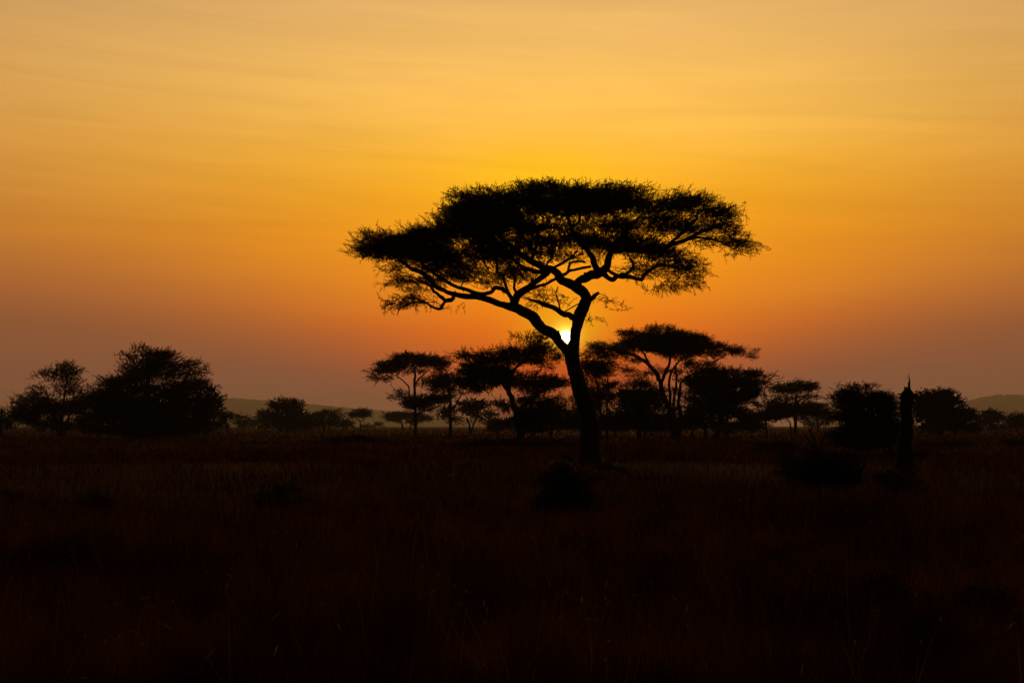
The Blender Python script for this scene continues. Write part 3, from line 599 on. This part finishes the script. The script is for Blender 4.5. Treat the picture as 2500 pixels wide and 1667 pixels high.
T('acacia_tree', 'largest background acacia, wide layered crown on many fanning stems right of the sun', dist(1063),
  [('trunk', 0, [(1650, 1063, 10), (1648, 1035, 8.5), (1640, 1010, 7), (1628, 985, 6), (1616, 955, 6), (1612, 930, 6), (1606, 915, 5.5), (1590, 898, 4.5), (1575, 882, 4), (1555, 870, 3.5), (1530, 862, 3), (1500, 855, 2.5), (1465, 848, 2)]),
   ('branch', 3, [(1614, 935, 4.5), (1622, 915, 4), (1632, 895, 3.5), (1636, 875, 3), (1640, 850, 2)]),
   ('branch', -3, [(1610, 920, 3.5), (1594, 902, 3.2), (1583, 885, 2.6), (1572, 862, 2)]),
   ('trunk', 2, [(1654, 1055, 6), (1662, 1010, 5), (1656, 985, 4), (1660, 955, 3.5), (1662, 935, 3), (1680, 918, 2.6), (1710, 905, 2.2), (1740, 885, 1.8), (1775, 865, 1.3)]),
   ('branch', 4, [(1636, 1000, 4), (1636, 960, 3.4), (1634, 930, 3), (1640, 905, 2.5), (1655, 885, 2), (1672, 870, 1.5)]),
   ('branch', -4, [(1644, 990, 3.4), (1650, 950, 3), (1652, 920, 2.5), (1648, 895, 2)])],
  [(1605, 800, 35, 9, .6, .6), (1560, 815, 55, 13, .8), (1620, 820, 65, 16, 1.2), (1660, 822, 50, 14, .9), (1710, 828, 42, 14, .7, .3), (1600, 840, 85, 16, 1.5), (1670, 845, 80, 17, 1.5), (1520, 838, 40, 14, .9), (1480, 848, 40, 12, .8, .2), (1450, 848, 24, 8, .6, .1), (1470, 862, 40, 12, .7), (1730, 848, 32, 12, .6, 0),
   (1655, 862, 60, 10, 1.1), (1540, 860, 50, 8, .6), (1785, 852, 36, 7, .9, 0), (1815, 862, 26, 7, .7, -.2), (1838, 873, 12, 4, .5, -.4), (1760, 868, 34, 9, .4, .0), (1540, 895, 55, 24, .22, .1), (1570, 925, 45, 20, .3), (1700, 880, 50, 16, .35), (1710, 905, 50, 16, .4), (1640, 890, 50, 22, .18), (1560, 940, 30, 10, .5), (1680, 935, 40, 20, .35),
   (1600, 960, 24, 18, .8), (1620, 1000, 30, 18, 1), (1655, 965, 30, 18, .3), (1650, 1025, 16, 14, .5), (1690, 985, 24, 16, .4)], kind='bold', cx=1640, cover=1.0, sp_len=.95, ntarget=330)
T('bush_tree', 'dense rounded dark tree with wispy right side, under the largest background acacia', 190,
  [('trunk', 0, [(1752, 1056, 6), (1756, 1030, 5), (1770, 1005, 4), (1775, 975, 3)]), ('trunk', 2, [(1775, 1055, 4), (1776, 1030, 3), (1780, 1000, 2.5)]), ('trunk', -2, [(1740, 1052, 4), (1758, 1030, 3.4), (1785, 1018, 2.4)])],
  [(1760, 912, 55, 12, 1), (1750, 930, 75, 18, 1.6), (1770, 950, 85, 24, 1.7), (1760, 975, 80, 16, 1.4), (1820, 915, 45, 14, .5), (1850, 922, 36, 12, .4, .3), (1865, 930, 25, 10, .25, .3), (1840, 940, 30, 16, .7), (1830, 965, 25, 16, 1), (1700, 945, 26, 14, .8), (1780, 1000, 60, 16, 1.2), (1810, 1012, 34, 10, .8), (1725, 1000, 30, 18, .8)], kind='leafy', cx=1770, cover=1.1)
T('bush_tree', 'square dark bushy tree left of the largest background acacia trunk', 200, [('trunk', 0, [(1560, 1056, 6), (1560, 1020, 5), (1556, 985, 4)]), ('trunk', 2, [(1572, 1052, 3), (1580, 1025, 2.5), (1590, 1005, 2)])],
  [(1555, 955, 44, 12, 1.3), (1555, 978, 50, 20, 1.6), (1540, 1005, 40, 24, 1.6), (1560, 1030, 45, 14, 1.4), (1585, 985, 26, 18, 1), (1530, 1025, 30, 18, 1.2), (1600, 1035, 30, 10, .9)], kind='dense', cx=1555)
T('bush_tree', 'low round bush between the many-stemmed acacia and the dense rounded tree', 210, [('trunk', 0, [(1722, 1055, 4), (1722, 1035, 3)])],
  [(1722, 1008, 26, 12, 1.2), (1720, 1028, 30, 14, 1.4), (1700, 1018, 18, 14, .7)], kind='dense')
T('far_tree', 'hazy brush line glimpsed beneath the trees right of the main trunk', 600, [('trunk', 0, [(1640, 1045, 2), (1640, 1038, 1.5)])],
  [(1500, 1040, 60, 5, 1), (1620, 1040, 80, 5, 1), (1830, 1040, 60, 5, 1)], kind='dense', cat='brush', depth=12)
T('small_tree', 'thin scraggly small tree with bare top between dense rounded tree and flat-topped one', 270, [('trunk', 0, [(1872, 1052, 3), (1870, 1030, 2.6), (1872, 1005, 2), (1878, 980, 1.4)]), ('branch', 2, [(1870, 1025, 2), (1855, 1005, 1.5), (1850, 985, 1)])],
  [(1872, 965, 26, 10, .2, .8), (1865, 985, 32, 14, .35), (1890, 985, 20, 18, .8), (1855, 1010, 26, 14, .8), (1885, 1012, 26, 14, 1.1), (1905, 995, 16, 16, .9)], kind='leafy')
T('acacia_tree', 'neat two-tiered flat-topped acacia right of the central group', 290,
  [('trunk', 0, [(1941, 1050, 4), (1942, 1020, 3.6), (1942, 990, 3), (1944, 965, 2)]), ('branch', 2, [(1942, 985, 2), (1960, 972, 1.6), (1975, 958, 1)]), ('trunk', -2, [(1932, 1042, 2), (1928, 1030, 1.6), (1918, 1018, 1.2)])],
  [(1915, 948, 34, 7, 1.3), (1900, 955, 22, 5, .8, .1), (1950, 942, 36, 8, 1.2), (1975, 938, 22, 7, .9), (1975, 950, 26, 8, .8), (1935, 955, 30, 6, .8), (1985, 965, 18, 9, .4), (1950, 970, 34, 9, .45), (1915, 972, 22, 8, .4), (1940, 997, 58, 12, 1.4), (1905, 1005, 26, 14, 1.3), (1970, 1000, 24, 12, 1), (1935, 1012, 40, 7, .8)], kind='leafy', cx=1942, up=.25)
T('far_tree', 'airy greenish hazy tree tucked behind the neat flat-topped acacia', 440, [('trunk', 0, [(1998, 1050, 3), (1995, 1030, 2), (1990, 1005, 1.4)]), ('trunk', 2, [(1984, 1048, 2), (1978, 1030, 1.6), (1965, 1015, 1)])],
  [(1990, 990, 28, 8, 1), (1990, 1003, 36, 12, .9), (2010, 1010, 18, 12, .8), (1975, 1020, 26, 10, .5), (2015, 1026, 18, 10, .6), (1995, 1030, 30, 10, .5)], kind='leafy')
T('bush_tree', 'big ragged round bush with airy top, left of the dead stump', 95,
  [('trunk', 0, [(2105, 1092, 8), (2105, 1050, 7), (2103, 1010, 5), (2100, 970, 3)]), ('trunk', 1.5, [(2090, 1090, 5), (2070, 1040, 4), (2055, 990, 2.5)]), ('trunk', -1.5, [(2120, 1090, 5), (2145, 1040, 4), (2160, 990, 2.5)])],
  [(2100, 948, 52, 10, .5, .7), (2050, 958, 30, 12, .4, .4), (2060, 980, 40, 16, .8), (2110, 970, 62, 18, 1.4), (2155, 968, 30, 12, .6), (2175, 985, 22, 14, .7), (2150, 990, 46, 18, 1.3), (2050, 1000, 26, 14, .5), (2100, 1005, 62, 26, 1.8), (2170, 1010, 26, 18, 1.2), (2065, 1030, 32, 22, .9), (2120, 1045, 65, 28, 1.9), (2170, 1045, 36, 28, 1.6), (2090, 1070, 60, 20, 1.5), (2130, 1080, 60, 12, 1.4), (2055, 1060, 30, 18, .9)], kind='leafy', cx=2110, cover=1, sp_len=.5)
T('bush_tree', 'large domed dark tree right of the dead stump with a sloping right flank', 260,
  [('trunk', 0, [(2295, 1053, 7), (2293, 1020, 5), (2290, 985, 3)]), ('trunk', 3, [(2330, 1052, 4), (2338, 1020, 3), (2345, 1000, 2)])],
  [(2285, 960, 38, 9, 1.2), (2310, 968, 32, 10, 1.1), (2265, 972, 34, 12, 1.4), (2295, 985, 50, 16, 1.7), (2325, 977, 16, 6, .8), (2250, 1000, 24, 24, 1.4), (2290, 1012, 52, 26, 1.8), (2350, 1003, 26, 12, .6), (2360, 1010, 20, 14, .7), (2340, 1025, 40, 18, 1.6), (2365, 1040, 26, 12, 1.2), (2300, 1042, 70, 12, 1.6)], kind='dense', cx=2295)
T('far_tree', 'round hazy tree on the horizon under the right hill', 470, [('trunk', 0, [(2420, 1045, 3), (2422, 1030, 2), (2420, 1018, 1.5)]), ('trunk', 2, [(2430, 1044, 1.5), (2440, 1030, 1.2), (2446, 1020, 1)])],
  [(2418, 1009, 24, 6, 1.2), (2415, 1020, 26, 11, 1.4), (2405, 1034, 22, 9, 1.3), (2440, 1014, 12, 6, .9), (2446, 1024, 7, 8, .5), (2435, 1042, 30, 4, .9)], kind='dense')
T('far_tree', 'small ragged tree touching the right edge of the picture', 450, [('trunk', 0, [(2482, 1046, 2.5), (2482, 1030, 2), (2484, 1020, 1.4)]), ('trunk', 2, [(2498, 1046, 2), (2502, 1030, 1.6)])],
  [(2482, 1015, 16, 6, .8), (2474, 1028, 18, 10, 1.3), (2500, 1018, 14, 8, .9), (2510, 1030, 20, 12, 1.3), (2480, 1040, 30, 6, 1.2)], kind='leafy')

for px_, py_, w_, h_, dd_, lb_ in ((1300, 1052, 34, 46, 240, 'dark bush filling the gap behind the leaning twiggy acacia, left of the main trunk'),
      (1420, 1052, 30, 60, 260, 'dark bush seen just right of the main trunk foot'), (1500, 1052, 26, 40, 280, 'dark bush behind the thin-stemmed acacia, left of the square bushy tree'),
      (1640, 1054, 36, 50, 250, 'dark bush crowding the foot of the many-stemmed acacia'), (1690, 1052, 22, 70, 230, 'upright dark bush just right of the many-stemmed acacia trunk'),
      (1835, 1050, 34, 40, 260, 'dark bush between the dense rounded tree and the thin scraggly tree'), (1590, 1054, 22, 60, 270, 'dark bush between the square bushy tree and the many-stemmed acacia'),
      (1215, 1050, 22, 30, 330, 'dark bush left of the foot of the leaning twiggy acacia'), (1770, 1052, 40, 30, 270, 'low dark bush under the dense rounded tree')):
    T('bush_tree', lb_, dd_, [('trunk', 0, [(px_, py_, 2.5), (px_ + 2, py_ - h_ * .4, 2), (px_ - 1, py_ - h_ * .7, 1.4)])],
      [(px_ + rng.uniform(-.4, .4) * w_, py_ - h_ * rng.uniform(.3, .8), w_ * .6, h_ * .22, 1.1) for _ in range(5)] + [(px_, py_ - h_ * .3, w_, h_ * .3, 1.3)], kind='leafy', cx=px_, cat='bush', cover=.8)

# ------------------------------------------------------------------ dead stump
def stump():
    d = 58.0; u = d / F; rp = P(2209, HORIZON, d); rp[2] = 0
    root = empty('dead_tree_stump', rp); tag(root, 'tall broken dead tree trunk with a jagged splintered spike on top', 'dead tree')
    rows = [(*P(x, y, d), hw * u) for x, y, hw in [(2207, 1123, 30), (2208, 1108, 22), (2210, 1080, 18), (2212, 1050, 15), (2213, 1025, 14.5), (2213, 1003, 13), (2215, 982, 14.5), (2215, 968, 15.5), (2216, 960, 14)]]
    rows[0] = (*rows[0][:2], -0.2, rows[0][3])
    mb = MB(); p = catmull(rows, .06); p[:, 3] *= 1 + .025 * np.sin(np.arange(len(p)) * .31) + .05 * rng.normal(size=len(p)); p[:, 0] += .03 * np.sin(np.arange(len(p)) * .23); tube(mb, p, 14, .09)
    for a_, b_, r_ in ((2199, 1000, 4), (2230, 985, 3.5), (2198, 972, 3.5), (2229, 1030, 5), (2201, 1045, 6), (2226, 970, 4)):
        tube(mb, [(*P(2213, b_ + 6, d - .05), r_ * u * 1.5), (*P(a_, b_, d - .1), r_ * u), (*P(a_ + (a_ - 2213) * .18, b_ - 5, d - .1), r_ * u * .3)], 7, .15); mb.build('trunk', DEAD, root, rp)
    def spl(name, pts, dy=0, sides=6):
        m = MB(); tube(m, catmull([(*P(x, y, d + dy), hw * u) for x, y, hw in pts], .04), sides, .08); m.build(name, DEAD, root, rp)
    spl('splinter', [(2219, 960, 6), (2219.5, 948, 3.4), (2219.5, 935, 2.8), (2220.5, 929, 1.6), (2219.3, 920, 1.0), (2218.3, 912, .5)])
    spl('splinter', [(2213.5, 966, 8), (2213.5, 953, 6), (2213.5, 948, 4), (2214, 944, 1)], .05, 7)
    spl('splinter', [(2219, 966, 7), (2219.5, 952, 3.8), (2220, 946, 2.6)], -.1, 7)
    spl('splinter', [(2210, 962, 4), (2209, 952, 2.4), (2208.8, 942, .7)], -.1)
    spl('splinter', [(2224, 962, 5), (2227, 958, 2.5), (2230, 957, 1)], .1)
    spl('branch_stub', [(2210, 961, 4), (2203, 961, 3), (2193, 963, 1.4)], -.1)
    spl('branch_stub', [(2210, 957, 2.4), (2203.5, 955.5, 1.6)], .1)
    spl('branch_stub', [(2222, 963, 6), (2232, 964.5, 4.5), (2240, 963, 3)], .05)
    spl('splinter', [(2237, 963, 1.2), (2236, 958, .5)], .05)
    spl('splinter', [(2232, 966, 2.2), (2228, 972, 1.6), (2226, 980, 1)], .05)
    spl('twig', [(2218, 924, .35), (2215, 921, .3), (2213, 926, .2)], 0, 4)
stump()

# ------------------------------------------------------------------ foreground thorn bushes and low shrubs
T2 = 'low bushes in the grass'
build_tree('thorn_bush', 'spiky thorn sapling in the grass before the main trunk, one arching shoot reaching right', 28.0,
  [('trunk', 0, [(1385, 1266, 4), (1384, 1220, 3.5), (1380, 1170, 2.8), (1377, 1125, 2), (1376, 1106, 1)]),
   ('stem', -.15, [(1395, 1240, 2.5), (1405, 1190, 2.4), (1413, 1162, 2.2), (1432, 1150, 2), (1455, 1142, 2), (1487, 1136, 1.8), (1508, 1142, 1.6), (1530, 1151, 1.2), (1544, 1157, .8)]),
   ('stem', .15, [(1400, 1200, 2), (1413, 1160, 1.8), (1426, 1125, 1.6), (1436, 1102, 1)]),
   ('stem', .1, [(1382, 1200, 2.4), (1355, 1186, 2.2), (1325, 1180, 2), (1298, 1182, 1)]),
   ('stem', -.1, [(1384, 1225, 2.4), (1345, 1215, 2), (1310, 1224, 1)]),
   ('stem', 0, [(1398, 1190, 2), (1430, 1168, 1.8), (1458, 1168, 1)])],
  [(1378, 1125, 12, 20, .7, .8), (1375, 1155, 26, 22, 1), (1345, 1168, 26, 10, .6, .1), (1325, 1180, 28, 7, .9, .1), (1385, 1180, 40, 26, 1.4), (1430, 1162, 28, 8, .6), (1485, 1137, 36, 6, .8, .4), (1520, 1147, 18, 4, .6, -.1), (1450, 1166, 12, 6, .6),
   (1380, 1215, 60, 24, 1.5), (1345, 1225, 40, 20, 1), (1420, 1225, 36, 20, 1.2), (1385, 1250, 75, 18, 1.3), (1430, 1240, 34, 22, .8), (1325, 1238, 26, 20, .7)],
  kind='leafy', depth=.5, cx=1385, sp_len=.20, leafmat=SHRUB, cat='bush', group=T2, tipr=.003, cover=.9)
build_tree('thorn_bush', 'sprawling dark thorn bush in front of the ragged round bush, bare stems sticking up', 38.0,
  [('trunk', 0, [(2000, 1196, 5), (1998, 1160, 4.5), (1998, 1120, 4), (1995, 1095, 3), (1986, 1070, 2.4), (1975, 1045, 1.5)]),
   ('stem', .3, [(1998, 1110, 3), (2006, 1080, 2.6), (2018, 1055, 1.6)]),
   ('stem', -.3, [(1996, 1100, 2.4), (1980, 1085, 2), (1962, 1055, 1.2)]),
   ('stem', .2, [(1995, 1160, 3), (1950, 1130, 2.5), (1915, 1120, 1.5)]),
   ('stem', -.2, [(2010, 1160, 3), (2050, 1125, 2.5), (2075, 1105, 1.5)])],
  [(1998, 1105, 30, 14, .5), (1985, 1125, 50, 14, 1), (2030, 1120, 46, 14, .8), (2070, 1120, 30, 12, .5), (1940, 1125, 30, 12, .5), (1995, 1150, 70, 22, 1.5), (2050, 1150, 50, 22, 1.2), (1935, 1150, 36, 16, .8), (2020, 1175, 70, 16, 1.5), (2070, 1180, 30, 12, .9), (1905, 1105, 20, 10, .3)],
  kind='leafy', depth=.9, cx=2000, sp_len=.26, leafmat=SHRUB, cat='bush', group=T2, tipr=.004, cover=.9)
build_tree('thorn_bush', 'small fan of bare thorny shoots in the grass right of the sprawling thorn bush', 39.0,
  [('stem', 0, [(2190, 1196, 3), (2188, 1175, 2), (2180, 1150, 1.2)]), ('stem', .2, [(2195, 1196, 2.4), (2215, 1165, 2.6), (2238, 1145, 1)]), ('stem', -.2, [(2200, 1196, 2.2), (2230, 1180, 2), (2256, 1172, 1)]),
   ('stem', 0, [(2185, 1196, 2.4), (2160, 1170, 2), (2135, 1150, 1)]), ('stem', .1, [(2192, 1190, 2), (2200, 1160, 1.8), (2208, 1142, 1)])],
  [(2170, 1170, 36, 16, .5), (2215, 1160, 26, 10, .5), (2200, 1185, 40, 12, .8), (2235, 1178, 18, 6, .5), (2145, 1158, 18, 8, .4)],
  kind='leafy', depth=.5, cx=2192, sp_len=.22, leafmat=SHRUB, cat='bush', group=T2, tipr=.003)
def shrub(label, px, py, wpx, hpx, kind='leafy', dens=.75):
    d = (CAM_H - .05) * F / (py - HORIZON); k = []
    for j in range(max(3, int(wpx / hpx * 1.6))):
        x = px + rng.uniform(-.75, .75) * wpx; q = 1 - abs(x - px) / wpx
        k.append((x, py - hpx * .45 * (q + .3), wpx * .28 + 3, hpx * .4 * (q + .3), dens))
    k.append((px, py - hpx * .25, wpx * .8, hpx * .25, dens))
    st = [('stem', rng.uniform(-.2, .2), [(px + o * .3, py, 1.8), (px + o * .6, py - hpx * .4, 1.4), (px + o, py - hpx * .8, .8)]) for o in (-wpx * .5, 0, wpx * .5)]
    build_tree('low_shrub', label, d, st, k, kind=kind, cx=px, leafmat=SHRUB, cat='shrub', group=T2, sp_len=max(.18, min(.0055 * d, hpx * d / F * .8)), tipr=.003, depth=wpx * d / F * .5, cover=.7)
shrub('wide low dark shrub in the grass left of the thorn sapling', 705, 1248, 110, 70)
shrub('flat dark scrub at the foot of the leaning twiggy acacia', 1250, 1092, 150, 20)
shrub('long low scrub just left of the main trunk base', 1370, 1096, 60, 18)
shrub('flat dark scrub mat below the domed grove tree', 880, 1080, 100, 14)
shrub('small dark shrub patch below the slender umbrella acacia', 905, 1142, 26, 16)
shrub('dark scrub patch left of the sprawling thorn bush', 1900, 1106, 80, 26)
shrub('low scrub strip right of the dead stump', 2320, 1090, 90, 12)
shrub('low scrub patch by the right edge under the small ragged tree', 2470, 1086, 50, 12)
shrub('low shrub in the left foreground grass, left of the wide dark shrub', 215, 1240, 60, 50)
shrub('small shrub at the left edge of the grass', 30, 1222, 30, 32)
shrub('large leafy dark shrub low in the right foreground', 2330, 1560, 170, 170)
shrub('spreading dark shrub behind the large right foreground shrub', 2110, 1500, 120, 110)
shrub('small dark shrub in the grass right of the thorn sapling', 1620, 1290, 50, 45)
shrub('small shrub in the grass directly below the thorn sapling', 1440, 1350, 45, 38)
shrub('dark shrub hiding the foot of the broken dead trunk', 2222, 1126, 55, 50, dens=1.2)
shrub('low dark shrub below the wide dark shrub', 560, 1440, 60, 60)
shrub('low bushy shrub in the centre foreground', 1060, 1470, 90, 80)
shrub('low shrub between the centre and the right foreground shrubs', 1590, 1480, 60, 70)
shrub('small shrub at the bottom of the picture left of centre', 330, 1640, 80, 70)
shrub('shrub at the bottom of the picture right of centre', 1900, 1655, 90, 80)

# ------------------------------------------------------------------ haze
def haze():
    x0, x1, y0, y1, z0, z1 = -11000, 11000, -2500, 14900, -2.0, 300.0
    v = [(x, y, z) for z in (z0, z1) for y in (y0, y1) for x in (x0, x1)]
    mb = MB(); mb.add(v, [[0, 2, 3, 1], [4, 5, 7, 6], [0, 1, 5, 4], [2, 6, 7, 3], [0, 4, 6, 2], [1, 3, 7, 5]])
    m = bpy.data.materials.new('haze_air'); m.use_nodes = True; t = m.node_tree; t.nodes.clear()
    o = t.nodes.new('ShaderNodeOutputMaterial'); p = t.nodes.new('ShaderNodeVolumePrincipled')
    p.inputs['Color'].default_value = (0.80, 0.86, 1.0, 1); p.inputs['Density'].default_value = 8.5e-5; p.inputs['Anisotropy'].default_value = 0.45
    t.links.new(p.outputs[0], o.inputs['Volume'])
    tag(mb.build('haze', m), 'thin dusty evening haze over the plain', 'haze', kind='stuff')
haze()
